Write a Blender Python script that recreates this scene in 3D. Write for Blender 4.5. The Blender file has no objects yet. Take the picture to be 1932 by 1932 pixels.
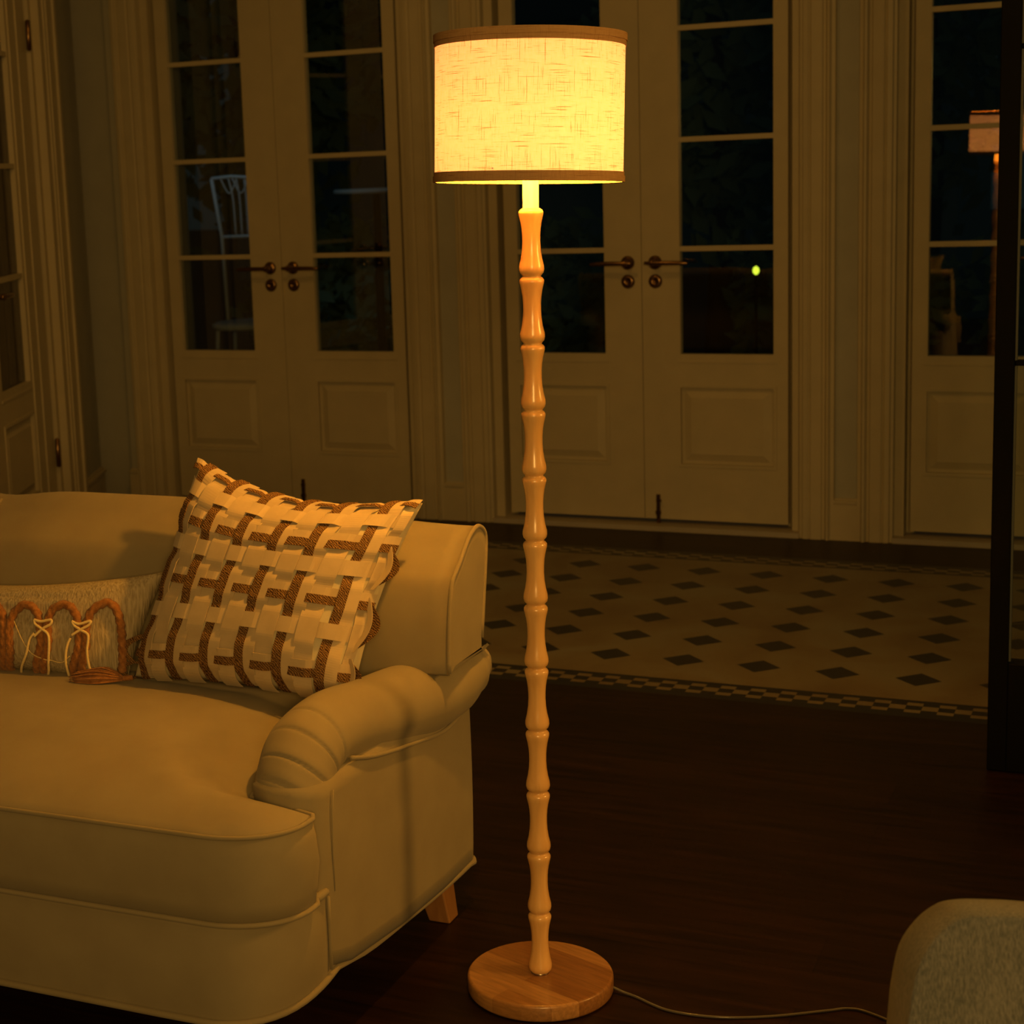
import bpy, bmesh, math, random
from math import sin, cos, pi, radians, sqrt, atan2, exp
from mathutils import Vector, Matrix, noise
from mathutils.geometry import delaunay_2d_cdt
random.seed(7)
scene = bpy.context.scene
COL = scene.collection
V = Vector

# ------------------------------------------------------------------ materials
def mat(name):
    m = bpy.data.materials.new(name); m.use_nodes = True
    nt = m.node_tree
    return m, nt, nt.nodes['Principled BSDF'], nt.nodes['Material Output']

def N(nt, kind, **kw):
    n = nt.nodes.new(kind)
    for k, v in kw.items():
        if k.startswith('i_'):
            key = k[2:]
            key = int(key) if key.isdigit() else key.replace('_', ' ')
            n.inputs[key].default_value = v
        else: setattr(n, k, v)
    return n

def ramp(nt, stops, fac=None):
    r = nt.nodes.new('ShaderNodeValToRGB')
    el = r.color_ramp.elements
    while len(el) < len(stops): el.new(0.5)
    for e, (p, c) in zip(el, stops): e.position = p; e.color = (*c, 1)
    if fac is not None: nt.links.new(fac, r.inputs[0])
    return r

def coords(nt, scale=(1, 1, 1), rot=(0, 0, 0), src='Object'):
    tc = nt.nodes.new('ShaderNodeTexCoord')
    mp = N(nt, 'ShaderNodeMapping'); mp.inputs['Scale'].default_value = scale; mp.inputs['Rotation'].default_value = rot
    nt.links.new(tc.outputs[src], mp.inputs['Vector'])
    return mp.outputs[0]

def bump(nt, b, height, strength=.3, dist=.002):
    n = N(nt, 'ShaderNodeBump'); n.inputs['Strength'].default_value = strength; n.inputs['Distance'].default_value = dist
    nt.links.new(height, n.inputs['Height']); nt.links.new(n.outputs[0], b.inputs['Normal'])

def fabric(name, c1, c2, scale=60, rough=.9, bs=.35, weave=900, stretch=(1, 1, 1), sheen=.15, bdist=.001):
    m, nt, b, o = mat(name)
    v = coords(nt, stretch)
    n1 = N(nt, 'ShaderNodeTexNoise', i_Scale=scale, i_Detail=4.0)
    nt.links.new(v, n1.inputs['Vector'])
    r = ramp(nt, [(.3, c1), (.7, c2)], n1.outputs[0])
    nt.links.new(r.outputs[0], b.inputs['Base Color'])
    b.inputs['Roughness'].default_value = rough
    b.inputs['Sheen Weight'].default_value = sheen
    b.inputs['Specular IOR Level'].default_value = .2
    n2 = N(nt, 'ShaderNodeTexNoise', i_Scale=weave, i_Detail=2.0)
    nt.links.new(v, n2.inputs['Vector'])
    bump(nt, b, n2.outputs[0], bs, bdist)
    return m

def wood(name, c1, c2, scale=(30, 30, 2), rough=.35, coat=.3, bs=.05):
    m, nt, b, o = mat(name)
    v = coords(nt, scale)
    n1 = N(nt, 'ShaderNodeTexNoise', i_Scale=2.0, i_Detail=6.0, i_Distortion=.6)
    nt.links.new(v, n1.inputs['Vector'])
    r = ramp(nt, [(.3, c1), (.7, c2)], n1.outputs[0])
    nt.links.new(r.outputs[0], b.inputs['Base Color'])
    b.inputs['Roughness'].default_value = rough
    b.inputs['Coat Weight'].default_value = coat; b.inputs['Coat Roughness'].default_value = .15
    bump(nt, b, n1.outputs[0], bs, .001)
    return m

def plain(name, c, rough=.5, metal=0, spec=.5):
    m, nt, b, o = mat(name)
    n1 = N(nt, 'ShaderNodeTexNoise', i_Scale=9.0, i_Detail=3.0)
    nt.links.new(coords(nt), n1.inputs['Vector'])
    r = ramp(nt, [(.2, tuple(x * .93 for x in c)), (.8, tuple(min(1, x * 1.05) for x in c))], n1.outputs[0])
    nt.links.new(r.outputs[0], b.inputs['Base Color'])
    b.inputs['Roughness'].default_value = rough; b.inputs['Metallic'].default_value = metal
    b.inputs['Specular IOR Level'].default_value = spec
    return m

M = {}
M['paint'] = plain('cream_paint', (.51, .455, .32), .45, 0, .3)
M['plaster'] = plain('pale_plaster', (.41, .41, .365), .8, 0, .2)
M['ceiling'] = plain('ceiling_paint', (.8, .77, .68), .9, 0, .1)
M['brass'] = plain('aged_brass', (.25, .15, .07), .28, 1)
M['black'] = plain('black_steel', (.0015, .0015, .0018), .6, 0, .1)
M['gasket'] = plain('grey_gasket', (.10, .11, .10), .6)
M['sofa'] = fabric('sofa_linen', (.255, .215, .135), (.285, .245, .155), 12, .92, .25, 1400, sheen=.1, bdist=.0006)
M['piping'] = fabric('sofa_piping', (.25, .21, .13), (.28, .24, .15), 12, .9, .25, 1400)
M['cream'] = fabric('cream_strap_cloth', (.50, .40, .255), (.57, .46, .30), 30, .9, .2, 1500, bdist=.0005)
M['cover'] = fabric('cushion_cover_cloth', (.62, .55, .37), (.68, .61, .42), 30, .9, .3, 900, bdist=.0008)
M['legwood'] = wood('oak_leg', (.27, .125, .042), (.36, .18, .065), (20, 20, 4), .4, .2)
M['lampwood'] = wood('lamp_ash', (.74, .42, .145), (.90, .56, .225), (26, 26, 2.2), .28, .45)
M['string'] = fabric('pale_string', (.80, .64, .30), (.88, .72, .38), 300, .9, .5, 900)
M['green'] = plain('dark_foliage', (.20, .30, .20), .8, 0, .1)
M['bark'] = plain('tree_bark', (.06, .045, .03), .9, 0, .1)
M['white_iron'] = plain('white_iron', (.75, .80, .82), .5)
M['terrace'] = plain('terrace_stone', (.10, .10, .09), .9, 0, .1)
M['house'] = plain('far_house_render', (.30, .36, .36), .9, 0, .1)
M['slate'] = plain('roof_slate', (.05, .055, .06), .8, 0, .1)
M['thresh'] = plain('stone_sill', (.42, .38, .32), .5)

def jute_mat():
    m, nt, b, o = mat('jute_braid')
    v = coords(nt)
    w = N(nt, 'ShaderNodeTexWave', i_Scale=105.0, i_Distortion=7.0, i_Detail=2.0)
    w.inputs['Detail Scale'].default_value = 1.5
    w.bands_direction = 'DIAGONAL'
    nt.links.new(v, w.inputs['Vector'])
    r = ramp(nt, [(.1, (.075, .038, .015)), (.8, (.29, .17, .072))], w.outputs[1])
    nt.links.new(r.outputs[0], b.inputs['Base Color'])
    b.inputs['Roughness'].default_value = .95; b.inputs['Specular IOR Level'].default_value = .1
    bump(nt, b, w.outputs[1], .6, .0015)
    return m
M['jute'] = jute_mat()
M['rope'] = fabric('rust_rope', (.26, .105, .03), (.40, .19, .07), 120, .9, .7, 500, bdist=.002)

def slub_mat():
    m, nt, b, o = mat('slub_linen')
    v = coords(nt, (260, 260, 22))
    n1 = N(nt, 'ShaderNodeTexNoise', i_Scale=1.0, i_Detail=5.0, i_Distortion=.4)
    nt.links.new(v, n1.inputs['Vector'])
    r = ramp(nt, [(.32, (.30, .25, .16)), (.62, (.50, .43, .30))], n1.outputs[0])
    nt.links.new(r.outputs[0], b.inputs['Base Color'])
    b.inputs['Roughness'].default_value = .9; b.inputs['Specular IOR Level'].default_value = .15
    bump(nt, b, n1.outputs[0], .8, .003)
    return m
M['slub'] = slub_mat()

def chenille():
    m, nt, b, o = mat('grey_chenille')
    v = coords(nt, (330, 330, 95))
    n1 = N(nt, 'ShaderNodeTexNoise', i_Scale=1.6, i_Detail=5.0)
    nt.links.new(v, n1.inputs['Vector'])
    n2 = N(nt, 'ShaderNodeTexNoise', i_Scale=9.0, i_Detail=3.0); nt.links.new(coords(nt), n2.inputs['Vector'])
    mx = N(nt, 'ShaderNodeMath', operation='MULTIPLY_ADD'); nt.links.new(n2.outputs[0], mx.inputs[0]); mx.inputs[1].default_value = .6
    nt.links.new(n1.outputs[0], mx.inputs[2])
    r = ramp(nt, [(.55, (.08, .095, .10)), (1.0, (.22, .225, .225))], mx.outputs[0])
    nt.links.new(r.outputs[0], b.inputs['Base Color'])
    b.inputs['Roughness'].default_value = .95; b.inputs['Sheen Weight'].default_value = .3
    b.inputs['Specular IOR Level'].default_value = .1
    bump(nt, b, n1.outputs[0], .8, .004)
    return m
M['chenille'] = chenille()

def glass_mat(name='window_glass', tint=(.93, .97, .95)):
    m, nt, b, o = mat(name)
    nt.nodes.remove(b)
    tr = N(nt, 'ShaderNodeBsdfTransparent'); tr.inputs[0].default_value = (*tint, 1)
    gl = N(nt, 'ShaderNodeBsdfGlossy'); gl.inputs['Roughness'].default_value = 0
    fr = N(nt, 'ShaderNodeFresnel', i_IOR=1.8)
    mx = N(nt, 'ShaderNodeMixShader')
    nt.links.new(fr.outputs[0], mx.inputs[0]); nt.links.new(tr.outputs[0], mx.inputs[1]); nt.links.new(gl.outputs[0], mx.inputs[2])
    nt.links.new(mx.outputs[0], o.inputs[0])
    return m
M['glass'] = glass_mat()

def cord_mat():
    m, nt, b, o = mat('clear_flex')
    b.inputs['Base Color'].default_value = (.22, .20, .17, 1); b.inputs['Roughness'].default_value = .15
    b.inputs['Transmission Weight'].default_value = .45; b.inputs['Metallic'].default_value = 0
    return m
M['cord'] = cord_mat()

def shade_mat(name, band=False):
    m, nt, b, o = mat(name)
    nt.nodes.remove(b)
    tc = nt.nodes.new('ShaderNodeTexCoord')
    sp = N(nt, 'ShaderNodeSeparateXYZ'); nt.links.new(tc.outputs['Object'], sp.inputs[0])
    an = N(nt, 'ShaderNodeMath', operation='ARCTAN2'); nt.links.new(sp.outputs[1], an.inputs[0]); nt.links.new(sp.outputs[0], an.inputs[1])
    arc = N(nt, 'ShaderNodeMath', operation='MULTIPLY'); nt.links.new(an.outputs[0], arc.inputs[0]); arc.inputs[1].default_value = .156
    def slub(sx, sz, lo, hi, seed):
        cb = N(nt, 'ShaderNodeCombineXYZ')
        a = N(nt, 'ShaderNodeMath', operation='MULTIPLY'); nt.links.new(arc.outputs[0], a.inputs[0]); a.inputs[1].default_value = sx
        z = N(nt, 'ShaderNodeMath', operation='MULTIPLY'); nt.links.new(sp.outputs[2], z.inputs[0]); z.inputs[1].default_value = sz
        nt.links.new(a.outputs[0], cb.inputs[0]); nt.links.new(z.outputs[0], cb.inputs[1]); cb.inputs[2].default_value = seed
        n = N(nt, 'ShaderNodeTexNoise', i_Scale=1.0, i_Detail=2.0); nt.links.new(cb.outputs[0], n.inputs['Vector'])
        mr = N(nt, 'ShaderNodeMapRange'); nt.links.new(n.outputs[0], mr.inputs[0])
        mr.inputs[1].default_value = lo; mr.inputs[2].default_value = hi; mr.inputs[3].default_value = 0; mr.inputs[4].default_value = 1
        return mr.outputs[0]
    def mxx(a, b_):
        q = N(nt, 'ShaderNodeMath', operation='MAXIMUM'); nt.links.new(a, q.inputs[0]); nt.links.new(b_, q.inputs[1]); return q.outputs[0]
    def add(a, b_, k):
        q = N(nt, 'ShaderNodeMath', operation='MULTIPLY_ADD'); nt.links.new(b_, q.inputs[0]); q.inputs[1].default_value = k; nt.links.new(a, q.inputs[2]); q.use_clamp = True; return q.outputs[0]
    th = mxx(slub(17, 850, .59, .71, 1.0), slub(850, 17, .60, .72, 5.0))     # thick yarns along and across
    fine = mxx(slub(70, 1300, .45, .80, 9.0), slub(1300, 70, .45, .80, 13.0))
    dk = add(th, fine, .52)
    if band:
        cr = ramp(nt, [(0, (.46, .29, .14)), (1, (.26, .14, .06))], dk); tw, ew = (.012 if band == 1 else 0), .0
    else:
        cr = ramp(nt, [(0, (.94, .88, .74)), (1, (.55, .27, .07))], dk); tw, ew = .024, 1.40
    df = N(nt, 'ShaderNodeBsdfDiffuse'); nt.links.new(cr.outputs[0], df.inputs[0])
    tl = N(nt, 'ShaderNodeBsdfTranslucent'); nt.links.new(cr.outputs[0], tl.inputs[0])
    mx = N(nt, 'ShaderNodeMixShader'); mx.inputs[0].default_value = tw
    nt.links.new(df.outputs[0], mx.inputs[1]); nt.links.new(tl.outputs[0], mx.inputs[2])
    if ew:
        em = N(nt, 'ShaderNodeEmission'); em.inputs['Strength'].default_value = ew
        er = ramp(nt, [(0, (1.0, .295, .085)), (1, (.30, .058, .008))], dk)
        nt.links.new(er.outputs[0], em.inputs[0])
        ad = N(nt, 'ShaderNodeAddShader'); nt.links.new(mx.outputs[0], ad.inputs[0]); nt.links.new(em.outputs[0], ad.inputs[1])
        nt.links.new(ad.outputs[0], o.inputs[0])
    else: nt.links.new(mx.outputs[0], o.inputs[0])
    return m
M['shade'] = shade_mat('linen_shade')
M['band'] = shade_mat('shade_trim_tape', 1)
M['fold'] = shade_mat('shade_trim_fold', 2)

def emit(name, c, s):
    m, nt, b, o = mat(name)
    b.inputs['Base Color'].default_value = (*c, 1); b.inputs['Emission Color'].default_value = (*c, 1); b.inputs['Emission Strength'].default_value = s
    return m
def bulb_mat():
    m, nt, b, o = mat('lit_bulb_glass'); nt.nodes.remove(b)
    tr = N(nt, 'ShaderNodeBsdfTransparent'); em = N(nt, 'ShaderNodeEmission'); em.inputs[0].default_value = (1, .62, .2, 1); em.inputs[1].default_value = 6
    ad = N(nt, 'ShaderNodeAddShader'); nt.links.new(tr.outputs[0], ad.inputs[0]); nt.links.new(em.outputs[0], ad.inputs[1]); nt.links.new(ad.outputs[0], o.inputs[0])
    return m
M['bulb'] = bulb_mat()
M['gardenlamp'] = emit('garden_lamp_glow', (.75, .9, .05), 1.6)

def plank_floor():
    m, nt, b, o = mat('walnut_planks')
    v = coords(nt, (1, 1, 1))
    br = N(nt, 'ShaderNodeTexBrick'); nt.links.new(v, br.inputs['Vector'])
    br.inputs['Scale'].default_value = 1.0; br.inputs['Brick Width'].default_value = 1.5; br.inputs['Row Height'].default_value = .145
    br.inputs['Mortar Size'].default_value = .0012; br.inputs['Mortar Smooth'].default_value = .3; br.offset = .37
    br.inputs['Color1'].default_value = (.014, .005, .0018, 1); br.inputs['Color2'].default_value = (.022, .0085, .0032, 1); br.inputs['Mortar'].default_value = (.008, .003, .001, 1)
    br.inputs['Bias'].default_value = -.1
    n1 = N(nt, 'ShaderNodeTexNoise', i_Scale=3.0, i_Detail=6.0, i_Distortion=.5); nt.links.new(coords(nt, (1.2, 14, 1)), n1.inputs['Vector'])
    r = ramp(nt, [(.3, (.45, .45, .45)), (.7, (1.25, 1.25, 1.25))], n1.outputs[0])
    mx = N(nt, 'ShaderNodeMix', data_type='RGBA', blend_type='MULTIPLY'); mx.inputs[0].default_value = 1
    nt.links.new(br.outputs[0], mx.inputs[6]); nt.links.new(r.outputs[0], mx.inputs[7])
    nt.links.new(mx.outputs[2], b.inputs['Base Color'])
    b.inputs['Roughness'].default_value = .42; b.inputs['Specular IOR Level'].default_value = .25
    bump(nt, b, n1.outputs[0], .12, .002)
    return m
M['planks'] = plank_floor()

# tile inlay: dots on a square lattice of .22 m, checker border front and back
LX, LY, LT = -.6211, 4.7415, .22
TY0, TY1 = 4.405, 6.125
def tile_mat():
    m, nt, b, o = mat('marble_tile_inlay')
    tc = nt.nodes.new('ShaderNodeTexCoord'); sp = N(nt, 'ShaderNodeSeparateXYZ'); nt.links.new(tc.outputs['Object'], sp.inputs[0])
    def ma(op, a, b_=None, c=None):
        q = N(nt, 'ShaderNodeMath', operation=op)
        for i, s in enumerate((a, b_, c)):
            if s is None: continue
            if isinstance(s, (int, float)): q.inputs[i].default_value = s
            else: nt.links.new(s, q.inputs[i])
        return q.outputs[0]
    X, Y = sp.outputs[0], sp.outputs[1]
    fx = ma('ABSOLUTE', ma('SUBTRACT', ma('FRACT', ma('ADD', ma('DIVIDE', ma('SUBTRACT', X, LX), LT), 100.5)), .5))
    fy = ma('ABSOLUTE', ma('SUBTRACT', ma('FRACT', ma('ADD', ma('DIVIDE', ma('SUBTRACT', Y, LY), LT), 100.5)), .5))
    dot = ma('LESS_THAN', ma('ADD', fx, fy), .285)
    inb = ma('MULTIPLY', ma('GREATER_THAN', Y, 4.63), ma('LESS_THAN', Y, 5.95))
    dot = ma('MULTIPLY', dot, inb)
    # borders: dark line, two rows of small checks, dark line
    def border(y0, w, ch, flip=0):
        yl = ma('DIVIDE', ma('SUBTRACT', Y, y0), w)
        if flip: yl = ma('SUBTRACT', 1.0, yl)
        inside = ma('MULTIPLY', ma('GREATER_THAN', yl, 0), ma('LESS_THAN', yl, 1))
        a = ma('ADD', ma('GREATER_THAN', yl, .435), ma('GREATER_THAN', yl, .68))
        c = ma('FLOOR', ma('DIVIDE', X, ch))
        chk = ma('ABSOLUTE', ma('MODULO', ma('ADD', ma('ADD', a, c), 1000), 2))
        mid = ma('MULTIPLY', ma('GREATER_THAN', yl, .27), ma('LESS_THAN', yl, .85))
        light = ma('MULTIPLY', ma('GREATER_THAN', chk, .5), mid)
        return ma('SUBTRACT', inside, light)
    bd = ma('MAXIMUM', border(TY0, .145, .0413), border(TY1 - .125, .125, .0413, 1))
    dark = ma('MAXIMUM', dot, bd)
    n1 = N(nt, 'ShaderNodeTexNoise', i_Scale=3.2, i_Detail=6.0, i_Distortion=.7); nt.links.new(tc.outputs['Object'], n1.inputs['Vector'])
    r = ramp(nt, [(.25, (.16, .115, .065)), (.5, (.21, .175, .11)), (.75, (.24, .23, .18))], n1.outputs[0])
    mx = N(nt, 'ShaderNodeMix', data_type='RGBA'); nt.links.new(dark, mx.inputs[0]); nt.links.new(r.outputs[0], mx.inputs[6]); mx.inputs[7].default_value = (.012, .014, .015, 1)
    nt.links.new(mx.outputs[2], b.inputs['Base Color'])
    b.inputs['Roughness'].default_value = .38; b.inputs['Specular IOR Level'].default_value = .4
    return m
M['tiles'] = tile_mat()

# ------------------------------------------------------------------ mesh helpers
def link(name, bm, m, parent=None, smooth=False, mods=None):
    me = bpy.data.meshes.new(name); bm.normal_update(); bm.to_mesh(me); bm.free()
    o = bpy.data.objects.new(name, me); COL.objects.link(o)
    if m is not None: me.materials.append(m)
    if smooth:
        for p in me.polygons: p.use_smooth = True
    if parent is not None: o.parent = parent
    return o
def empty(name, loc=(0, 0, 0), rz=0):
    o = bpy.data.objects.new(name, None); COL.objects.link(o); o.location = loc; o.rotation_euler = (0, 0, rz); o.empty_display_size = .1
    return o
def tag(o, label=None, cat=None, group=None, kind=None):
    if label: o['label'] = label
    if cat: o['category'] = cat
    if group: o['group'] = group
    if kind: o['kind'] = kind
    return o
def bevel(o, w=.003, seg=2, ang=40):
    b = o.modifiers.new('bevel', 'BEVEL'); b.width = w; b.segments = seg; b.limit_method = 'ANGLE'; b.angle_limit = radians(ang)
    return o
def box(bm, x0, x1, y0, y1, z0, z1):
    vs = [bm.verts.new(p) for p in ((x0, y0, z0), (x1, y0, z0), (x1, y1, z0), (x0, y1, z0), (x0, y0, z1), (x1, y0, z1), (x1, y1, z1), (x0, y1, z1))]
    for f in ((3, 2, 1, 0), (4, 5, 6, 7), (0, 1, 5, 4), (1, 2, 6, 5), (2, 3, 7, 6), (3, 0, 4, 7)): bm.faces.new([vs[i] for i in f])
    return vs
def rings(bm, R, close=True, caps=True):
    """R: list of rings of points (same count) -> skin"""
    vr = [[bm.verts.new(p) for p in r] for r in R]
    n = len(vr[0])
    for a, b in zip(vr, vr[1:]):
        for i in range(n if close else n - 1):
            j = (i + 1) % n
            bm.faces.new((a[i], a[j], b[j], b[i]))
    if caps and close:
        bm.faces.new(list(reversed(vr[0]))); bm.faces.new(vr[-1])
    return vr
def lathe(bm, prof, n=32, c=(0, 0, 0)):
    R = [[(c[0] + r * cos(2 * pi * i / n), c[1] + r * sin(2 * pi * i / n), c[2] + z) for i in range(n)] for r, z in prof]
    return rings(bm, R)
def frames(pts, up=V((0, 0, 1))):
    T = []
    for i in range(len(pts)):
        t = (pts[min(i + 1, len(pts) - 1)] - pts[max(i - 1, 0)]).normalized(); T.append(t)
    n = up - T[0] * up.dot(T[0])
    if n.length < 1e-4: n = V((1, 0, 0)) - T[0] * T[0].x
    n.normalize(); F = []
    for t in T:
        n = (n - t * n.dot(t)); n.normalize(); F.append((t, n, t.cross(n)))
    return F
def tube(bm, pts, r, n=8, close_ends=True, twist=None, ry=None):
    pts = [V(p) for p in pts]; F = frames(pts); R = []
    s = 0
    for i, (p, (t, a, b)) in enumerate(zip(pts, F)):
        if i: s += (p - pts[i - 1]).length
        rr = r[i] if isinstance(r, (list, tuple)) else r
        ring = []
        for k in range(n):
            th = 2 * pi * k / n
            q = rr
            if twist: q = rr * (1 + twist[2] * (abs(cos(twist[0] * (th + s * twist[1]) * .5)) - .6))
            ring.append(p + a * cos(th) * q + b * sin(th) * q)
        R.append(ring)
    rings(bm, R, True, close_ends)
def catmull(P, m=8, closed=False):
    P = [V(p) for p in P]; out = []; n = len(P)
    rng = range(n) if closed else range(n - 1)
    for i in rng:
        g = (lambda k: P[k % n]) if closed else (lambda k: P[max(0, min(n - 1, k))])
        a, b, c, d = g(i - 1), g(i), g(i + 1), g(i + 2)
        for j in range(m):
            t = j / m
            out.append(.5 * ((2 * b) + (c - a) * t + (2 * a - 5 * b + 4 * c - d) * t * t + (3 * b - a - 3 * c + d) * t ** 3))
    if not closed: out.append(P[-1])
    return out
def sstep(a, b, x):
    t = max(0, min(1, (x - a) / (b - a))); return t * t * (3 - 2 * t)

# ------------------------------------------------------------------ room shell
YW = 6.4515     # front face of the posts on the back wall
YL = 6.523      # face of the door leaves
C0 = V((-4.45, 6.49))
A22 = radians(22)
PYW = 4.06

bm = bmesh.new(); box(bm, -7, 3.2, -2.5, TY0, -.12, 0); box(bm, -7, 3.2, TY1, 6.75, -.12, 0)
tag(link('floor', bm, M['planks']), kind='structure')
bm = bmesh.new(); box(bm, -7, 3.2, TY0, TY1, -.12, 0.0)
tag(link('floor_inlay', bm, M['tiles']), kind='structure')
bm = bmesh.new(); box(bm, -7, 3.2, -2.5, 6.75, 3.15, 3.3)
tag(link('ceiling', bm, M['ceiling']), kind='structure')

# back wall: piers behind the posts plus lintel over the doors
DC = [-3.498, -1.912, -.326, 1.26]          # door centres
PC = [-2.705, -1.119, .467, 2.053]           # post centres
bm = bmesh.new()
for c in PC: box(bm, c - .205, c + .205, YL + .012, 6.75, 0, 2.95)
box(bm, -4.60, DC[0] - .588, YL + .012, 6.75, 0, 2.95)
box(bm, -4.60, 3.2, YL + .012, 6.75, 2.95, 3.15)
tag(link('wall_back', bm, M['plaster']), kind='structure')

def post_profile(bm, c, hw=.1716, z1=3.14, left=True, right=True):
    """moulded pilaster with a sunk plaster strip"""
    # outline (offset, depth): from the outer edge to the recess, depth 0 = front plane
    prof = [(hw, .085), (hw, .012), (hw - .010, .010), (hw - .014, .002), (hw - .030, 0), (hw - .038, .006), (hw - .044, 0), (.090, 0), (.084, .008), (.078, .008), (.070, -.006), (.062, -.008), (.056, .004), (.050, .006), (.043, .006), (.041, .026)]
    for sgn, on in ((-1, left), (1, right)):
        if not on: continue
        a = [(c + sgn * o, YW + d) for o, d in prof]
        R = [[(x, y, z) for x, y in a] + [(a[-1][0], YW + .085, z)] for z in (0, z1)]
        if sgn > 0: R = [list(reversed(r)) for r in R]
        rings(bm, R)
def post(name, c, left=True, right=True):
    r = empty(name, (0, 0, 0)); tag(r, kind='structure')
    bm = bmesh.new(); post_profile(bm, c, left=left, right=right)
    x0 = c - (.043 if left else 0); x1 = c + (.043 if right else 0)
    box(bm, x0, x1, YW + .004, YW + .085, 0, .128)
    # small ogee that closes the strip at the bottom
    for dz, dy in ((.128, .004), (.136, .010), (.144, .002), (.150, .016)):
        box(bm, x0, x1, YW + dy, YW + .06, dz, dz + .009)
    link('casing', bm, M['paint'], r)
    bm = bmesh.new(); box(bm, x0, x1, YW + .026, YW + .08, .12, 3.14)
    link('recessed_panel', bm, M['plaster'], r)
    return r
for i, c in enumerate(PC): post('trim_%d' % (i + 1), c)
post('trim_5', -4.291 , left=False)

def leaf_mesh(bm, gx0, gx1, lx0, lx1, zb=.036, s=1):
    """one glazed leaf in local coordinates: x from the meeting stile, y=0 front face"""
    f = lambda x: s * x
    def bx(a, b, y0, y1, z0, z1):
        x0, x1 = sorted((f(a), f(b))); box(bm, x0, x1, y0, y1, z0, z1)
    zt = 2.9; g0, g1 = .693, 2.76; T = .042
    bx(lx0, gx0, 0, T, zb, zt); bx(gx1, lx1, 0, T, zb, zt)
    bx(gx0, gx1, 0, T, g1, zt); bx(gx0, gx1, 0, T, .563, g0); bx(gx0, gx1, 0, T, zb, .261)
    bx(gx0, gx1, .012, T - .006, .261, .563)
    # raised field with sloped border
    a0, a1, b0, b1 = gx0 + .012, gx1 - .012, .273, .551; i = .028
    P = [(a0, .012, b0), (a1, .012, b0), (a1, .012, b1), (a0, .012, b1), (a0 + i, .002, b0 + i), (a1 - i, .002, b0 + i), (a1 - i, .002, b1 - i), (a0 + i, .002, b1 - i)]
    vs = [bm.verts.new((f(x), y, z)) for x, y, z in P]
    for q in ((0, 1, 5, 4), (1, 2, 6, 5), (2, 3, 7, 6), (3, 0, 4, 7), (4, 5, 6, 7)):
        bm.faces.new([vs[k] for k in (q if s > 0 else reversed(q))])
    # bead round the sunk field and round the glass
    for (u0, u1, w0, w1) in ((gx0 - .012, gx1 + .012, .249, .575),):
        for (xa, xb, za, zc) in ((u0, u1, w0, w0 + .012), (u0, u1, w1 - .012, w1), (u0, u0 + .012, w0 + .012, w1 - .012), (u1 - .012, u1, w0 + .012, w1 - .012)):
            bx(xa, xb, -.004, .002, za, zc)
    bx(gx0 - .014, gx1 + .014, -.003, .002, g0 - .034, g0 - .024)
    mz = [1.10, 1.514, 1.928, 2.342]
    for z in mz: bx(gx0, gx1, .002, T - .004, z - .0095, z + .0095)
    return [g0] + mz + [g1]

def handle_set(parent, s, x0=.055, z=1.05):
    """rose, lever and keyhole plate on one leaf"""
    bm = bmesh.new()
    n = 20
    def disc(cx, cz, prof):
        R = [[(s * cx + r * cos(2 * pi * k / n), -y, cz + r * sin(2 * pi * k / n)) for k in range(n)] for r, y in prof]
        rings(bm, R)
    disc(x0, z, [(.027, 0), (.027, .006), (.022, .011), (.012, .013), (.010, .045), (.013, .052), (.008, .060)])
    pts = catmull([(s * (x0 - .028), -.050, z + .001), (s * x0, -.054, z), (s * (x0 + .05), -.054, z), (s * (x0 + .11), -.050, z - .001), (s * (x0 + .140), -.044, z - .003)], 5)
    tube(bm, pts, [.006 + .003 * sin(pi * i / (len(pts) - 1)) for i in range(len(pts))], 10)
    o = link('lever_handle', bm, M['brass'], parent, True)
    bm = bmesh.new()
    disc(x0, z - .073, [(.027, 0), (.027, .005), (.020, .010), (.006, .011), (.0055, .006)])
    link('keyhole_plate', bm, M['brass'], parent, True)

def french_door(name, loc, rz, cx, gi=.151, go=.512, lo=.5665, ho=.6214, hinge=False, bolt=True):
    r = empty(name, loc, rz); tag(r, kind='structure')
    for s in (-1, 1):
        bm = bmesh.new(); zs = leaf_mesh(bm, gi, go, .0012, lo, s=s)
        lf = link('door_leaf', bm, M['paint'], r); lf.location = (cx, 0, 0)
        for a, b in zip(zs, zs[1:]):
            bm = bmesh.new(); x0, x1 = sorted((s * gi, s * go)); box(bm, x0, x1, .020, .0215, a, b)
            link('glass_pane', bm, M['glass'], lf)
        handle_set(lf, s)
        if s == 1 and bolt:
            bm = bmesh.new(); box(bm, .050, .064, -.010, 0, .02, .135); box(bm, .047, .067, -.013, 0, .055, .07); box(bm, .052, .072, -.020, -.010, .108, .116)
            link('floor_bolt', bm, M['brass'], lf)
    bm = bmesh.new()
    for s in (-1, 1):
        x0, x1 = sorted((s * (lo + .020), s * (ho + .004)))
        box(bm, cx + x0, cx + x1, -.022, .16, 0, 2.95)
        x0, x1 = sorted((s * (lo - .008), s * (lo + .020)))
        box(bm, cx + x0, cx + x1, .050, .16, 0, 2.95)
    box(bm, cx - lo, cx + lo, .0, .16, 2.912, 2.95)
    link('door_frame', bm, M['paint'], r)
    bm = bmesh.new(); box(bm, cx - ho, cx + ho, -.0715, .17, 0, .02)
    link('sill', bm, M['thresh'], r)
    return r
french_door('door_1', (0, YL, 0), 0, DC[0])
french_door('door_2', (0, YL, 0), 0, DC[1])
french_door('door_3', (0, YL, 0), 0, DC[2])
french_door('door_6', (0, YL, 0), 0, DC[3])

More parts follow.
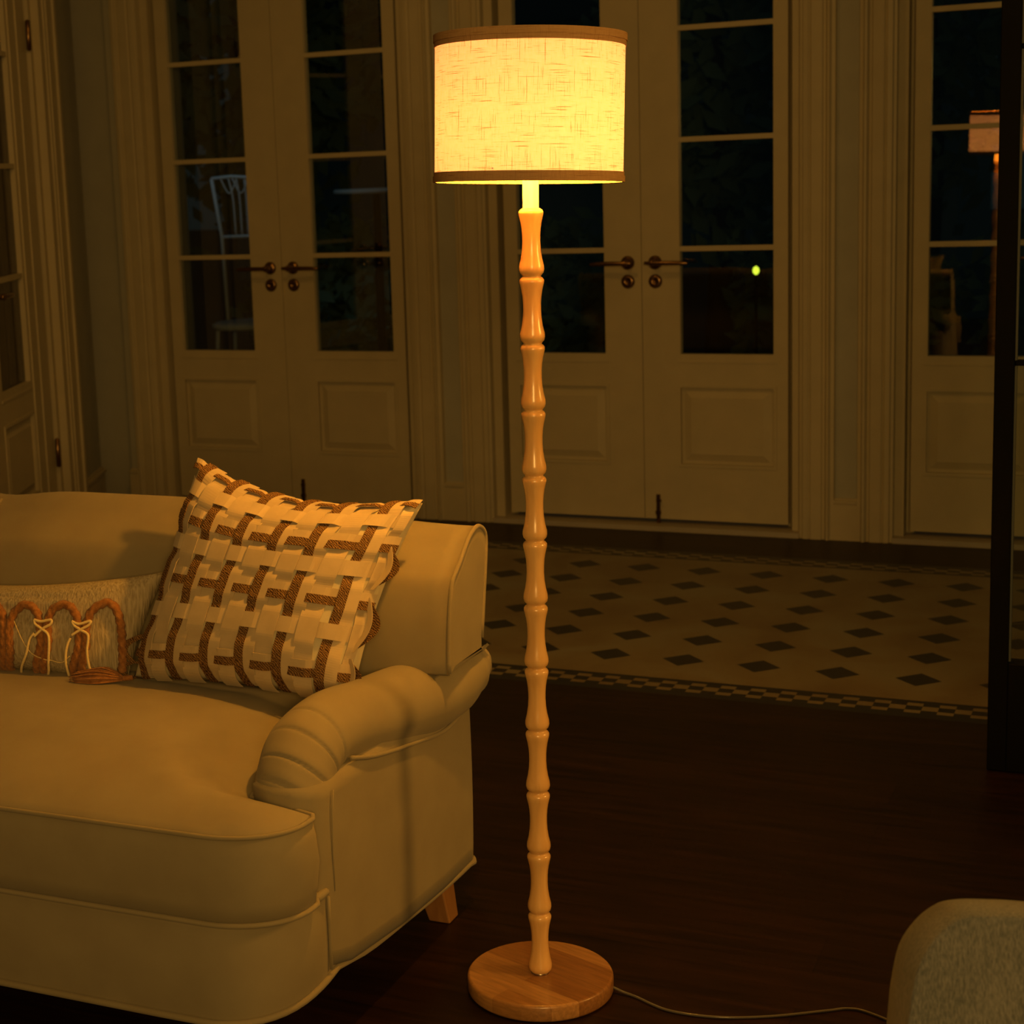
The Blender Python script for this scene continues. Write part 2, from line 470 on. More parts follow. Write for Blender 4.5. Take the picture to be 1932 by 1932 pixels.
# left wall, turned 22 degrees, with its own glazed door
RZ = radians(90) + A22
L0 = (-4.47, 6.50, 0)
d4 = empty('door_4', L0, RZ); tag(d4, kind='structure')
GI, GO, LO = .12, .53, .83
CX4 = -(1.155 + GO)
for s in (-1, 1):
    bm = bmesh.new(); zs = leaf_mesh(bm, GI, GO, .0012, LO, s=s)
    lf = link('door_leaf', bm, M['paint'], d4); lf.location = (CX4, 0, 0)
    for a, b in zip(zs, zs[1:]):
        bm = bmesh.new(); x0, x1 = sorted((s * GI, s * GO)); box(bm, x0, x1, .020, .0215, a, b)
        link('glass_pane', bm, M['glass'], lf)
    handle_set(lf, s)
    # stile mouldings
    bm = bmesh.new(); x0, x1 = sorted((s * (GO + .03), s * (GO + .042))); box(bm, x0, x1, -.006, 0, .04, 2.9)
    x0, x1 = sorted((s * (GO + .15), s * (GO + .162))); box(bm, x0, x1, -.006, 0, .04, 2.9)
    link('stile_moulding', bm, M['paint'], lf)
    if s > 0:
        for z in (.36, 2.02):
            bm = bmesh.new(); lathe(bm, [(.004, -.06), (.010, -.055), (.010, .055), (.004, .06)], 12, (LO + .004, -.012, z))
            link('hinge', bm, M['brass'], lf, True)
bm = bmesh.new()
box(bm, -.84, -.80, -.014, .16, 0, 3.1); box(bm, -.80, -.56, -.045, .16, 0, 3.1); box(bm, -.575, -.545, -.055, .16, 0, 3.1)
box(bm, -.69, -.675, -.052, -.04, 0, 3.1); box(bm, -.74, -.73, -.052, -.04, 0, 3.1)
box(bm, CX4 - LO - .25, CX4 - LO - .01, -.045, .16, 0, 3.1)
link('door_frame', bm, M['paint'], d4)
bm = bmesh.new(); box(bm, -.545, -.02, .0, .2, .14, 3.15); box(bm, CX4 - LO - .26, CX4 - LO - .25, 0, .2, 0, 3.15); box(bm, CX4 - LO - .25, -.5, .0, .2, 2.92, 3.15)
o = link('wall_left', bm, M['plaster']); o.location = L0; o.rotation_euler = (0, 0, RZ); tag(o, kind='structure')
bm = bmesh.new(); box(bm, -.545, -.012, -.014, .1, 0, .135); box(bm, -.545, -.012, -.022, .1, .135, .147); box(bm, -.545, -.012, -.010, .1, .147, .158)
o = link('baseboard_left', bm, M['paint']); o.location = L0; o.rotation_euler = (0, 0, RZ); tag(o, kind='structure')

# unseen slab added right of the frame, blocks the side lamp from the right-hand door
bm2 = bmesh.new(); box(bm2, .60, 3.2, PYW, PYW + .14, 0, 3.15); tag(link('side_lamp_blocker', bm2, M['plaster']), kind='structure')


# black steel framed glass partition on the right
PY = 4.06
p = empty('door_5', (0, PY, 0)); tag(p, kind='structure')
bm = bmesh.new(); T = .05
x0, x1 = -.3767, .595
box(bm, x0, x0 + .0425, 0, T, .002, 3.1); box(bm, x1 - .0425, x1, 0, T, .002, 3.1)
box(bm, x0 + .0425, x1 - .0425, 0, T, .002, .262); box(bm, x0 + .0425, x1 - .0425, 0, T, 3.06, 3.1)
for z in (.956, 1.65, 2.35): box(bm, x0 + .0425, x1 - .0425, .012, T - .012, z - .006, z + .006)
bevel(link('steel_frame', bm, M['black'], p), .002)
bm = bmesh.new()
g = x0 + .0425
box(bm, g, g + .004, .018, .034, .262, 3.06)
link('glazing_gasket', bm, M['gasket'], p)
for z0, z1 in ((.262, .950), (.962, 1.644), (1.656, 2.344), (2.356, 3.06)):
    bm = bmesh.new(); box(bm, g, x1 - .0425, .024, .026, z0, z1); link('glass_pane', bm, M['glass'], p)

# ------------------------------------------------------------------ sofa
SX0, SX1 = -3.325, -1.22        # outer side planes
SM = (SX0 + SX1) / 2
sofa = empty('sofa', (SM, 2.55, 0))
tag(sofa, 'cream linen roll-arm sofa with wooden legs, left of the floor lamp', 'sofa')
def world_link(name, bm, m, parent, **k):
    """mesh given in world coordinates, parented to something placed at parent.location (unrotated)"""
    inv = Matrix.Translation(-V(parent.location)) if parent.parent is None else Matrix.Translation(-V(parent.parent.location) - V(parent.location))
    bmesh.ops.transform(bm, matrix=inv, verts=bm.verts)
    return link(name, bm, m, parent, **k)
def fin(o, lv=1):
    s = o.modifiers.new('sub', 'SUBSURF'); s.levels = lv; s.render_levels = lv
    return o

def arc_pts(cx, cy, r, a0, a1, n):
    return [(cx + r * cos(radians(a0 + (a1 - a0) * i / n)), cy + r * sin(radians(a0 + (a1 - a0) * i / n))) for i in range(n + 1)]
def ell_arc(cx, cy, rx, ry, a0, a1, n):
    return [(cx + rx * cos(radians(a0 + (a1 - a0) * i / n)), cy + ry * sin(radians(a0 + (a1 - a0) * i / n))) for i in range(n + 1)]

def base_outline(off=0.0):
    """plan outline of the skirted base, counter-clockwise from the front left"""
    o = []
    lx, rx, fy, by = SX0, SX1, 2.150, 2.985
    for x in [lx + .14 + (rx - lx - .28) * i / 24 for i in range(25)]: o.append((x, fy - off))
    o += ell_arc(rx - .13, fy + .16, .13 + off, .16 + off, -90, 0, 12)[1:]
    for i in range(1, 14): o.append((rx + off - .006 * sstep(0, 1, i), fy + .16 + (by - .05 - fy - .16) * i / 13))
    o += ell_arc(rx - .05, by - .05, .05 + off, .05 + off, 0, 90, 5)[1:]
    for i in range(1, 24): o.append((rx - .05 - (rx - lx - .10) * i / 24, by + off))
    o += ell_arc(lx + .05, by - .05, .05 + off, .05 + off, 90, 180, 5)
    for i in range(1, 14): o.append((lx - off, by - .05 - (by - .05 - fy - .16) * i / 13))
    o += ell_arc(lx + .13, fy + .16, .13 + off, .16 + off, 180, 270, 12)[1:]
    return o
def hem_z(x, y):
    """height of the lower hem: level in front, dropping a little towards the back"""
    t = sstep(2.31, 2.95, y)
    return .127 + .026 * exp(-((y - 2.33) / .10) ** 2) * (1 if abs(x - SM) > .9 else 0) * .8 - .032 * t
bm = bmesh.new()
OL = base_outline(); n = len(OL)
R = []
R.append([(x * .97 + SM * .03, y * .97 + 2.56 * .03, hem_z(x, y) + .004) for x, y in OL])
for t in (0, .05, .2, .4, .6, .8, .95, 1):
    ring = []
    for (x, y), (xo, yo) in zip(OL, base_outline(.010)):
        hz = hem_z(x, y)
        k = sin(pi * t) * (.8 if y < 2.3 else .2)
        ring.append((x + (xo - x) * k, y + (yo - y) * k, hz + (.290 - hz) * t))
    R.append(ring)
R.append([(x * .95 + SM * .05, y * .95 + 2.56 * .05, .293) for x, y in OL])
rings(bm, R)
world_link('skirted_base', bm, M['sofa'], sofa, smooth=True)
def piping_part(name, P, r=.0042, closed=False):
    bm = bmesh.new(); P = [V(q) for q in P]
    if closed: P = P + [P[0]]
    tube(bm, P, r, 8)
    return world_link(name, bm, M['piping'], sofa, smooth=True)
piping_part('hem_piping', [(x, y, hem_z(x, y)) for x, y in base_outline(.002)], .0058, True)

# side panels (arm walls), right one and its mirror image
def mirror_pts(P, s): return P if s > 0 else [(2 * SM - p[0], *p[1:]) for p in P]
def arm_side(s):
    bm = bmesh.new()
    rx = SX1
    out = [(rx - .112, 2.30), (rx - .075, 2.283), (rx - .035, 2.283), (rx - .010, 2.298), (rx + .001, 2.330)]
    out += [(rx + .003, 2.40), (rx + .003, 2.6), (rx + .001, 2.8), (rx - .002, 2.93)] + ell_arc(rx - .05, 2.945, .048, .045, 0, 90, 4) + [(rx - .112, 2.99)]
    R = []
    for t in (0, .08, .2, .35, .5, .65, .8, .92, 1):
        ring = []
        for x, y in out:
            zl = .272 + (hem_z(rx, y) + .003 - .272) * sstep(2.322, 2.332, y)
            z = zl + (.470 - zl) * t
            ring.append((x + .003 * sin(pi * t), y, z))
        R.append(ring)
    R = [mirror_pts(r, s) for r in R]
    rings(bm, R)
    o = world_link('side_panel', bm, M['sofa'], sofa, smooth=True)
    # lower side panel in front of the hem, closing the seam
    piping_part('seam_piping', mirror_pts([(rx + .004, 2.322, z) for z in (.16, .2, .24, .285)], s), .0032)
    piping_part('seam_piping', mirror_pts([(rx + .004, 2.345, .285), (rx + .006, 2.342, .35), (rx + .006, 2.345, .42), (rx + .006, 2.352, .455)], s), .0014)
    # small rolled lip under the arm front
    bm = bmesh.new(); P = catmull([(rx - .10, 2.276, .290), (rx - .05, 2.270, .288), (rx - .01, 2.284, .290), (rx + .004, 2.318, .296)], 4)
    tube(bm, mirror_pts([tuple(q) for q in P], s), [.006 + .004 * sin(pi * i / (len(P) - 1)) for i in range(len(P))], 8)
    world_link('panel_lip', bm, M['sofa'], sofa, smooth=True)
    # rolled arm: upright front that bends back into the roll
    path = catmull([(-1.286, 2.335, .29), (-1.286, 2.333, .36), (-1.286, 2.338, .42), (-1.287, 2.362, .468), (-1.289, 2.41, .500), (-1.286, 2.49, .507), (-1.280, 2.60, .491), (-1.272, 2.73, .475), (-1.256, 2.83, .467), (-1.238, 2.91, .476), (-1.226, 2.96, .486), (-1.218, 2.99, .494), (-1.214, 3.01, .500)], 36)
    m = len(path) - 1
    bm = bmesh.new(); R = []
    F = frames(path, V((1, 0, 0)))
    def radius(t):
        k = [(0, .062, .050), (.13, .062, .050), (.22, .064, .058), (.34, .068, .058), (.48, .073, .066), (.60, .073, .071), (.72, .067, .065), (.82, .052, .054), (.90, .038, .040), (.96, .026, .028), (.99, .015, .016), (1, .005, .005)]
        for (a, x1, y1), (b, x2, y2) in zip(k, k[1:]):
            if a <= t <= b:
                u = (t - a) / (b - a); u = u * u * (3 - 2 * u); return x1 + (x2 - x1) * u, y1 + (y2 - y1) * u
        return k[-1][1:]
    creases = [.100, .150, .200, .245, .300, .350]
    nn = 40
    for i, (p, (t, a, b)) in enumerate(zip(path, F)):
        u = i / m; ra, rb = radius(u); ring = []
        for k in range(nn):
            th = 2 * pi * k / nn
            # th=0 points outwards (+X); pleats run over the front and outer side
            face = max(0, cos(th + .75)) ** .6
            dz = 0
            for j, c in enumerate(creases):
                cc = c - .030 * sin(th + .75) * (1 - j * .12)
                dd = (u - cc)
                dz -= .0046 * exp(-(dd / .0024) ** 2) * face
                dz += .0012 * exp(-((dd - .012) / .011) ** 2) * face
            ring.append(p + a * cos(th) * (ra + dz) + b * sin(th) * (rb + dz))
        R.append(ring)
    R = [mirror_pts([tuple(q) for q in r], s) for r in R]
    rings(bm, R)
    world_link('rolled_arm', bm, M['sofa'], sofa, smooth=True)
    piping_part('arm_piping', mirror_pts([tuple(q) for q in catmull([(rx + .002, 2.43, .482), (rx + .006, 2.50, .462), (rx + .006, 2.60, .441), (rx + .006, 2.70, .424), (rx + .006, 2.80, .408), (rx + .004, 2.88, .410), (rx + .002, 2.94, .428), (rx, 2.975, .455)], 5)], s), .004)
arm_side(1); arm_side(-1)

# seat cushion: T-shaped bench cushion with piped edges
def cushion_outline():
    o = []
    L = 2 * SM - (-1.208); rt = -1.208; fy = 2.142; ear = 2.272; inn = -1.350; bk = 2.86
    for i in range(25): o.append((L + .13 + (rt - L - .26) * i / 24, fy - .006 * sin(pi * i / 24)))
    o += ell_arc(rt - .13, fy + .105, .13, .105, -90, 0, 10)[1:]
    o += [(rt, 2.262), (rt - .006, 2.274), (rt - .03, 2.281), (rt - .07, 2.292), (inn + .03, 2.302), (inn + .006, 2.310), (inn, 2.325)]
    for i in range(1, 12): o.append((inn, 2.325 + (bk - 2.325) * i / 12))
    for i in range(0, 25): o.append((inn - (inn - (2 * SM - inn)) * i / 24, bk))
    li = 2 * SM - inn
    for i in range(1, 12): o.append((li, bk - (bk - 2.325) * i / 12))
    o += [(2 * SM - x, y) for x, y in [(inn, 2.325), (inn + .006, 2.310), (inn + .03, 2.302), (rt - .07, 2.292), (rt - .03, 2.281), (rt - .006, 2.274), (rt, 2.262)]]
    o += ell_arc(L + .13, fy + .105, .13, .105, 180, 270, 10)[:-1]
    return o
CO = cushion_outline()
def offset(poly, d):
    n = len(poly); out = []
    for i in range(n):
        a = V(poly[i - 1]).to_2d() if False else V((*poly[i - 1], 0)); b = V((*poly[i], 0)); c = V((*poly[(i + 1) % n], 0))
        e1 = (b - a); e2 = (c - b)
        nrm = V((0, 0, 0))
        for e in (e1, e2):
            if e.length > 1e-7: e = e.normalized(); nrm += V((e.y, -e.x, 0))
        if nrm.length > 1e-6: nrm.normalize()
        out.append((b.x + nrm.x * d, b.y + nrm.y * d))
    return out
def dist_poly(x, y, poly):
    best = 9
    for i in range(len(poly)):
        x1, y1 = poly[i - 1]; x2, y2 = poly[i]
        dx, dy = x2 - x1, y2 - y1; L = dx * dx + dy * dy
        t = 0 if L < 1e-12 else max(0, min(1, ((x - x1) * dx + (y - y1) * dy) / L))
        q = (x - x1 - t * dx) ** 2 + (y - y1 - t * dy) ** 2
        if q < best: best = q
    return sqrt(best)
def inside(x, y, poly):
    c = False
    for i in range(len(poly)):
        x1, y1 = poly[i - 1]; x2, y2 = poly[i]
        if (y1 > y) != (y2 > y) and x < (x2 - x1) * (y - y1) / (y2 - y1) + x1: c = not c
    return c
ZT, ZB = .440, .300
def ztop(x, y):
    d = dist_poly(x, y, CO)
    z = ZT + .050 * (1 - exp(-d / .085)) + .012 * sstep(0, .3, d)
    # soft radiating folds behind the ear
    for cx, cy, ang, am in ((-1.36, 2.27, 2.9, .004), (-1.40, 2.23, 2.2, .004), (-1.33, 2.36, 1.9, .003)):
        u = (x - cx) * cos(ang) + (y - cy) * sin(ang); w = -(x - cx) * sin(ang) + (y - cy) * cos(ang)
        z -= am * exp(-(w / .012) ** 2) * exp(-((u - .05) / .07) ** 2)
    z += .004 * noise.noise(V((x * 6, y * 6, .3))) * sstep(0, .06, d)
    return z
bm = bmesh.new()
lay = [(-.05, ZB - .004), (-.012, ZB - .004), (0, ZB), (.005, ZB + .03), (.010, ZB + .07), (.006, ZT - .03), (0, ZT)]
rr = [[(x, y, z + (.0015 * noise.noise(V((x * 9, y * 9, z * 9))))) for x, y in offset(CO, d)] for d, z in lay]
vr = rings(bm, rr, caps=False)
bm.faces.new(list(reversed(vr[0])))
# top surface as a fine triangulated crown
pts = [V((x, y)) for x, y in CO]; ne = len(pts)
st = .020
xs = min(p[0] for p in CO); ys = min(p[1] for p in CO)
for ix in range(int(2.2 / st)):
    for iy in range(int(.75 / st)):
        x, y = xs + ix * st + (st / 2 if iy % 2 else 0), ys + iy * st
        if inside(x, y, CO) and dist_poly(x, y, CO) > .012: pts.append(V((x, y)))
res = delaunay_2d_cdt(pts, [(i, (i + 1) % ne) for i in range(ne)], [], 1, 1e-6)
nv = []
for i, p in enumerate(res[0]):
    if i < ne: nv.append(vr[-1][i])
    else: nv.append(bm.verts.new((p.x, p.y, ztop(p.x, p.y))))
for f in res[2]:
    try: bm.faces.new([nv[k] for k in f])
    except Exception: pass
world_link('seat_cushion', bm, M['sofa'], sofa, smooth=True)
piping_part('cushion_piping', [(x, y, ZT) for x, y in offset(CO, .002)], .0042, True)
piping_part('cushion_piping', [(x, y, ZB - .002) for x, y in offset(CO, .003)], .0046, True)

# backrest: one long rolled back
BX0, BX1 = 2 * SM + 1.185, -1.185
SEC = [(2.80, .40), (2.780, .46), (2.770, .53), (2.775, .60), (2.783, .65), (2.797, .695), (2.818, .712), (2.840, .727), (2.862, .745), (2.882, .760), (2.905, .770), (2.930, .773), (2.954, .763), (2.967, .744), (2.962, .70), (2.945, .62), (2.930, .535), (2.96, .42), (2.97, .30)]
def sec(x):
    t = (x - BX0) / (BX1 - BX0)
    edge = min(x - BX0, BX1 - x)
    hump = sstep(0, .55, edge)
    out = []
    for y, z in SEC:
        k = sstep(.5, .76, z)
        front = 1 if y < 2.85 else 0
        yy = y - front * .014 * sstep(0, .12, edge) * sin(pi * max(0, min(1, (z - .38) / .42)))
        zz = z + .028 * hump * k - .014 * k * exp(-((x + 2.25) / .09) ** 2)
        if edge < .075: zz = max(zz, .532)
        out.append((x, yy, zz))
    return catmull(out, 3)
bm = bmesh.new()
xs_ = []
for i in range(61): xs_.append(BX0 + (BX1 - BX0) * i / 60)
R = []
for x in xs_:
    s_ = sec(x)
    R.append([tuple(p) for p in s_])
rings(bm, R)
world_link('backrest', bm, M['sofa'], sofa, smooth=True)
def shade_end(s):
    # end panel of the back with its piped outline
    pts_ = [tuple(q) for q in sec(BX1)]
    bm = bmesh.new()
    face = [(BX1 + .003, y, z) for _, y, z in pts_]
    mid = [(BX1 + .005, 2.87 + (y - 2.87) * .85, .60 + (z - .60) * .88) for _, y, z in pts_]
    face = mirror_pts(face, s); mid = mirror_pts(mid, s)
    rings(bm, [[(p[0] - .004 * s, *p[1:]) for p in face], face, mid])
    world_link('back_end_panel', bm, M['sofa'], sofa, smooth=False)
    piping_part('back_piping', mirror_pts([(BX1 + .003, y, z) for _, y, z in pts_[6:-7]], s), .0045)
shade_end(1); shade_end(-1)
# seam piping across the back, far left of the frame
for cx in (-2.25,):
    piping_part('back_piping', [(cx, y - .002, z + .002) for _, y, z in sec(cx)[3:30]], .004)

def sofa_leg(x, y, dx, dy):
    bm = bmesh.new()
    a, b = .034, .022
    R = []
    for t in (0, 1):
        w = a + (b - a) * (1 - t) if False else (b if t == 0 else a)
        cx, cy, z = (x + dx * (1 - t), y + dy * (1 - t), .0 if t == 0 else .15)
        R.append([(cx - w, cy - w, z), (cx + w, cy - w, z), (cx + w, cy + w, z), (cx - w, cy + w, z)])
    rings(bm, R)
    bevel(world_link('leg', bm, M['legwood'], sofa), .003)
sofa_leg(-1.290, 2.875, .030, .010)
sofa_leg(2 * SM + 1.290, 2.875, -.030, .010)
sofa_leg(-1.42, 2.52, .01, -.01)
sofa_leg(2 * SM + 1.42, 2.52, -.01, -.01)

# ------------------------------------------------------------------ pillows
class Pil:
    """soft pillow surface between four corners; P(u,v,h) is a point on the front, h above the cloth"""
    def __init__(s, bl, br, tr, tl, th, pinch=.06, back=.45, sag=0):
        s.c = [V(q) for q in (bl, br, tr, tl)]; s.th = th; s.pinch = pinch; s.back = back; s.sag = sag
        s.n = ((s.c[1] - s.c[0]).cross(s.c[3] - s.c[0])).normalized()
        if s.n.y > 0: s.n = -s.n
    def flat(s, u, v):
        # edges drawn in towards the middle
        uu = u * (1 - s.pinch * (1 - v * v)); vv = v * (1 - s.pinch * (1 - u * u)) - s.sag * (1 - u * u) * max(0, v)
        a, b = (uu + 1) / 2, (vv + 1) / 2
        c = s.c
        return c[0] * (1 - a) * (1 - b) + c[1] * a * (1 - b) + c[2] * a * b + c[3] * (1 - a) * b
    def T(s, u, v):
        u = max(-1, min(1, u)); v = max(-1, min(1, v))
        return s.th * ((1 - u ** 4) * (1 - v ** 4)) ** .62
    def raw(s, u, v, side=1):
        k = s.T(u, v)
        return s.flat(u, v) + s.n * (k if side > 0 else -k * s.back)
    def P(s, u, v, h=0):
        e = .01
        cu, cv = max(-.985, min(.985, u)), max(-.985, min(.985, v))
        du = s.raw(cu + e, cv) - s.raw(cu - e, cv); dv = s.raw(cu, cv + e) - s.raw(cu, cv - e)
        nn = du.cross(dv).normalized()
        if nn.dot(s.n) < 0: nn = -nn
        return s.raw(u, v) + nn * h, nn
    def mesh(s, bm, n=40, wr=0):
        g = lambda i: -1 + 2 * i / n
        for side in (1, -1):
            vs = [[bm.verts.new(s.raw(g(i), g(j), side) + s.n * wr * noise.noise(V((g(i) * 5, g(j) * 5, side))) * (1 - g(i) ** 2) * (1 - g(j) ** 2)) for j in range(n + 1)] for i in range(n + 1)]
            for i in range(n):
                for j in range(n):
                    q = (vs[i][j], vs[i + 1][j], vs[i + 1][j + 1], vs[i][j + 1])
                    bm.faces.new(q if side > 0 else tuple(reversed(q)))
        bmesh.ops.remove_doubles(bm, verts=bm.verts, dist=1e-5)

pil = Pil((-1.812, 2.690, .488), (-1.318, 2.640, .500), (-1.238, 2.805, .838), (-1.700, 2.800, .902), .088, .075, .25, .13)
PO = V((-1.55, 2.70, .47))
cush = empty('woven_cushion', PO)
tag(cush, 'square cream throw cushion woven from cream straps and brown jute, leaning in the sofa corner', 'cushion')
bm = bmesh.new(); pil.mesh(bm, 44)
world_link('cover', bm, M['cover'], cush, smooth=True)
def uv_strap(name, m, us, ve, w, off, hfun, thick=.0013, n=90, vertical=True, wob=0, seed=0):
    """flat strap along v (vertical) or u; us = centre coordinate; ve=(start,end); w = width in metres"""
    bm = bmesh.new(); rows = []
    for i in range(n + 1):
        t = ve[0] + (ve[1] - ve[0]) * i / n
        c = us + wob * noise.noise(V((t * 1.6, seed * 7.3, .5)))
        h = hfun(t)
        if vertical: p, nn = pil.P(c, t, 0); q, _ = pil.P(c + .02, t, 0)
        else: p, nn = pil.P(t, c, 0); q, _ = pil.P(t, c + .02, 0)
        sd = (q - p); sd = (sd - nn * sd.dot(nn)).normalized()
        cc = p + sd * off
        a = cc - sd * w / 2; b = cc + sd * w / 2
        # keep edges riding on the surface
        rows.append([a + nn * h, b + nn * h, b + nn * (h + thick), a + nn * (h + thick)])
    rings(bm, rows)
    return world_link(name, bm, m, cush, smooth=False)
V1 = [-.84, -.515, -.185, .145, .475, .81]
V2 = [-.68, -.35, -.02, .31, .645]
CR = [.80, .30, -.34]
BR_ = [.565, -.02, -.72]
rowsv = sorted([(v, 'C') for v in CR] + [(v, 'B') for v in BR_] + [(.985, 'B'), (-1.0, 'C')])
colsu = sorted([(u, '1') for u in V1] + [(u, '2') for u in V2] + [(.965, '2'), (-.98, '2')])
H0, HA = .0040, .0028
def bumpf(t, centers, signs, wdt):
    """+1 near centres with sign +, -1 near sign -, smooth between"""
    for a in range(len(centers) - 1):
        if centers[a] <= t <= centers[a + 1]:
            u = (t - centers[a]) / (centers[a + 1] - centers[a])
            u = sstep(.30, .70, u)
            return signs[a] * (1 - u) + signs[a + 1] * u
    return signs[0] if t < centers[0] else signs[-1]
rc = [v for v, _ in rowsv]; cc_ = [u for u, _ in colsu]
def hv(kind): 
    sg = [(-1 if k == 'C' else 1) * (1 if kind == '1' else -1) for _, k in rowsv]
    return lambda t: H0 + HA * bumpf(t, rc, sg, .05)
def hh(kind):
    sg = [(1 if k == '1' else -1) * (1 if kind == 'C' else -1) for _, k in colsu]
    return lambda t: H0 + HA * bumpf(t, cc_, sg, .05)
for i, u in enumerate(V1):
    uv_strap('cream_strap', M['cream'], u + .03, (-.985, 1.0), .040, .003, hv('1'), seed=i, wob=.02)
    f = hv('1'); uv_strap('jute_strap', M['jute'], u + .03, (-.985, 1.0), .0185, -.009, (lambda t, f=f: f(t) + .0014), .0018, seed=i, wob=.02)
for i, u in enumerate(V2):
    uv_strap('cream_strap', M['cream'], u + .02, (-.985, 1.0), .037, 0, hv('2'), seed=20 + i, wob=.02)
uv_strap('cream_strap', M['cream'], .955, (-.96, .9), .022, 0, hv('2'), seed=31)
for i, v in enumerate(CR):
    uv_strap('cream_strap', M['cream'], v, (-.985, .985), .029, 0, hh('C'), vertical=False, seed=40 + i, wob=.015)
for i, v in enumerate(BR_ + [.965]):
    k = .7 if v > .9 else 1
    uv_strap('cream_strap', M['cream'], v, (-.985, .985), .031 * k, .001, hh('B'), vertical=False, seed=50 + i, wob=.015)
    f = hh('B'); uv_strap('jute_strap', M['jute'], v, (-.985, .985), .0165 * k, -.007 * k, (lambda t, f=f: f(t) + .0014), .0018, vertical=False, seed=50 + i, wob=.015)
# slack ends of the straps that loop out past the side seams
def loop(u, va, vb, out, w, m, name, sgn=1):
    bm = bmesh.new(); n = 18; rows = []
    for i in range(n + 1):
        t = i / n; v = va + (vb - va) * t
        p, nn = pil.P(sgn * u, v); k = sin(pi * t)
        d = (pil.flat(sgn * 1, v) - pil.flat(sgn * .6, v)).normalized()
        c = p + d * out * k + nn * (.004 + .010 * k)
        wd = (nn * .75 + d * .25).normalized()
        th = d * .0015
        rows.append([c - wd * w / 2, c + wd * w / 2, c + wd * w / 2 + th, c - wd * w / 2 + th])
    rings(bm, rows)
    world_link(name, bm, m, cush)
for va, vb, o_ in ((.50, .16, .020), (-.02, -.46, .024), (-.62, -.86, .016)):
    loop(.965, va, vb, o_, .020, M['jute'], 'jute_loop'); loop(.955, va + .05, vb - .05, o_ * .6, .014, M['cream'], 'cream_loop')
for va, vb, o_ in ((-.60, -.86, .026), (-.84, -.99, .020)):
    loop(.97, va, vb, o_, .014, M['jute'], 'jute_loop', -1)

# lumbar cushion with rope arches
pil2 = Pil((-2.50, 2.655, .487), (-1.822, 2.685, .482), (-1.752, 2.745, .694), (-2.56, 2.74, .668), .062, .03, .35, .37)
PO2 = V((-2.10, 2.70, .47))
lum = empty('lumbar_cushion', PO2)
tag(lum, 'low cream lumbar cushion with brown rope arches and pale string ties, against the sofa back', 'cushion')
bm = bmesh.new(); pil2.mesh(bm, 44, .004)
world_link('cover', bm, M['slub'], lum, smooth=True)
def rope(path_uv, r, name='rope', h=None, m='rope', tw=True, n=12):
    P = catmull([(u, v, 0) for u, v in path_uv], 8)
    pts = [pil2.P(p.x, p.y, (h if h is not None else r * .7))[0] for p in P]
    # resample evenly
    out = [pts[0]]; acc = 0; step = max(.0022, r * .2)
    for a, b in zip(pts, pts[1:]):
        L = (b - a).length; k = max(1, int(L / step))
        for i in range(1, k + 1): out.append(a.lerp(b, i / k))
    bm = bmesh.new(); tube(bm, out, r, n, True, (3, 2 * pi / (r * 7), .50) if tw else None)
    return world_link(name, bm, M[m], lum, smooth=True)
# courses of the ropes and ties over the cushion face, in (u, v)
LINES = {
    'archL': [(-0.011, -1.126), (0.062, -0.485), (0.063, -0.075), (0.115, 0.176), (0.187, 0.113), (0.244, -0.245), (0.254, -0.729), (0.185, -1.050)],
    'archA': [(0.236, -1.036), (0.298, -0.719), (0.285, -0.337), (0.291, -0.031), (0.344, 0.241), (0.409, 0.162), (0.468, -0.148), (0.500, -0.578), (0.426, -1.032)],
    'archB': [(0.476, -1.018), (0.544, -0.566), (0.520, -0.134), (0.530, 0.159), (0.590, 0.290), (0.650, 0.159), (0.702, -0.135), (0.729, -0.556), (0.676, -1.000)],
    'archC': [(0.736, -0.991), (0.771, -0.541), (0.746, -0.121), (0.756, 0.206), (0.814, 0.364), (0.872, 0.236), (0.923, -0.095), (0.958, -0.500), (0.973, -0.821)],
    's1a': [(0.447, -0.100), (0.492, -0.121), (0.548, -0.078), (0.551, -0.158), (0.512, -0.245), (0.468, -0.394)],
    's1b': [(0.447, -0.100), (0.460, -0.178), (0.502, -0.249), (0.553, -0.353), (0.568, -0.606), (0.549, -0.874), (0.496, -1.002), (0.569, -1.021)],
    's1c': [(0.465, -0.345), (0.443, -0.439), (0.420, -0.691), (0.355, -0.918), (0.329, -1.000), (0.389, -1.033)],
    's2a': [(0.671, -0.066), (0.714, -0.102), (0.768, -0.028), (0.766, -0.104), (0.732, -0.193), (0.689, -0.314)],
    's2b': [(0.671, -0.066), (0.690, -0.139), (0.732, -0.204), (0.778, -0.283), (0.789, -0.535), (0.806, -0.755), (0.820, -0.870)],
    's2c': [(0.686, -0.363), (0.675, -0.480), (0.670, -0.712), (0.673, -0.867), (0.665, -1.000)],
    'thin': [(0.318, -0.149), (0.389, -0.461), (0.455, -0.664), (0.536, -0.735), (0.580, -0.739), (0.643, -0.756), (0.693, -0.651)],
}
for k in ('archL', 'archA', 'archB', 'archC'): rope(LINES[k], .0078)
for k in ('s1a', 's1b', 's1c', 's2a', 's2b', 's2c'): rope(LINES[k], .0027, 'string_tie', .0142, 'string', False, 6)
rope(LINES['thin'], .0009, 'string_tie', .0125, 'string', False, 5)
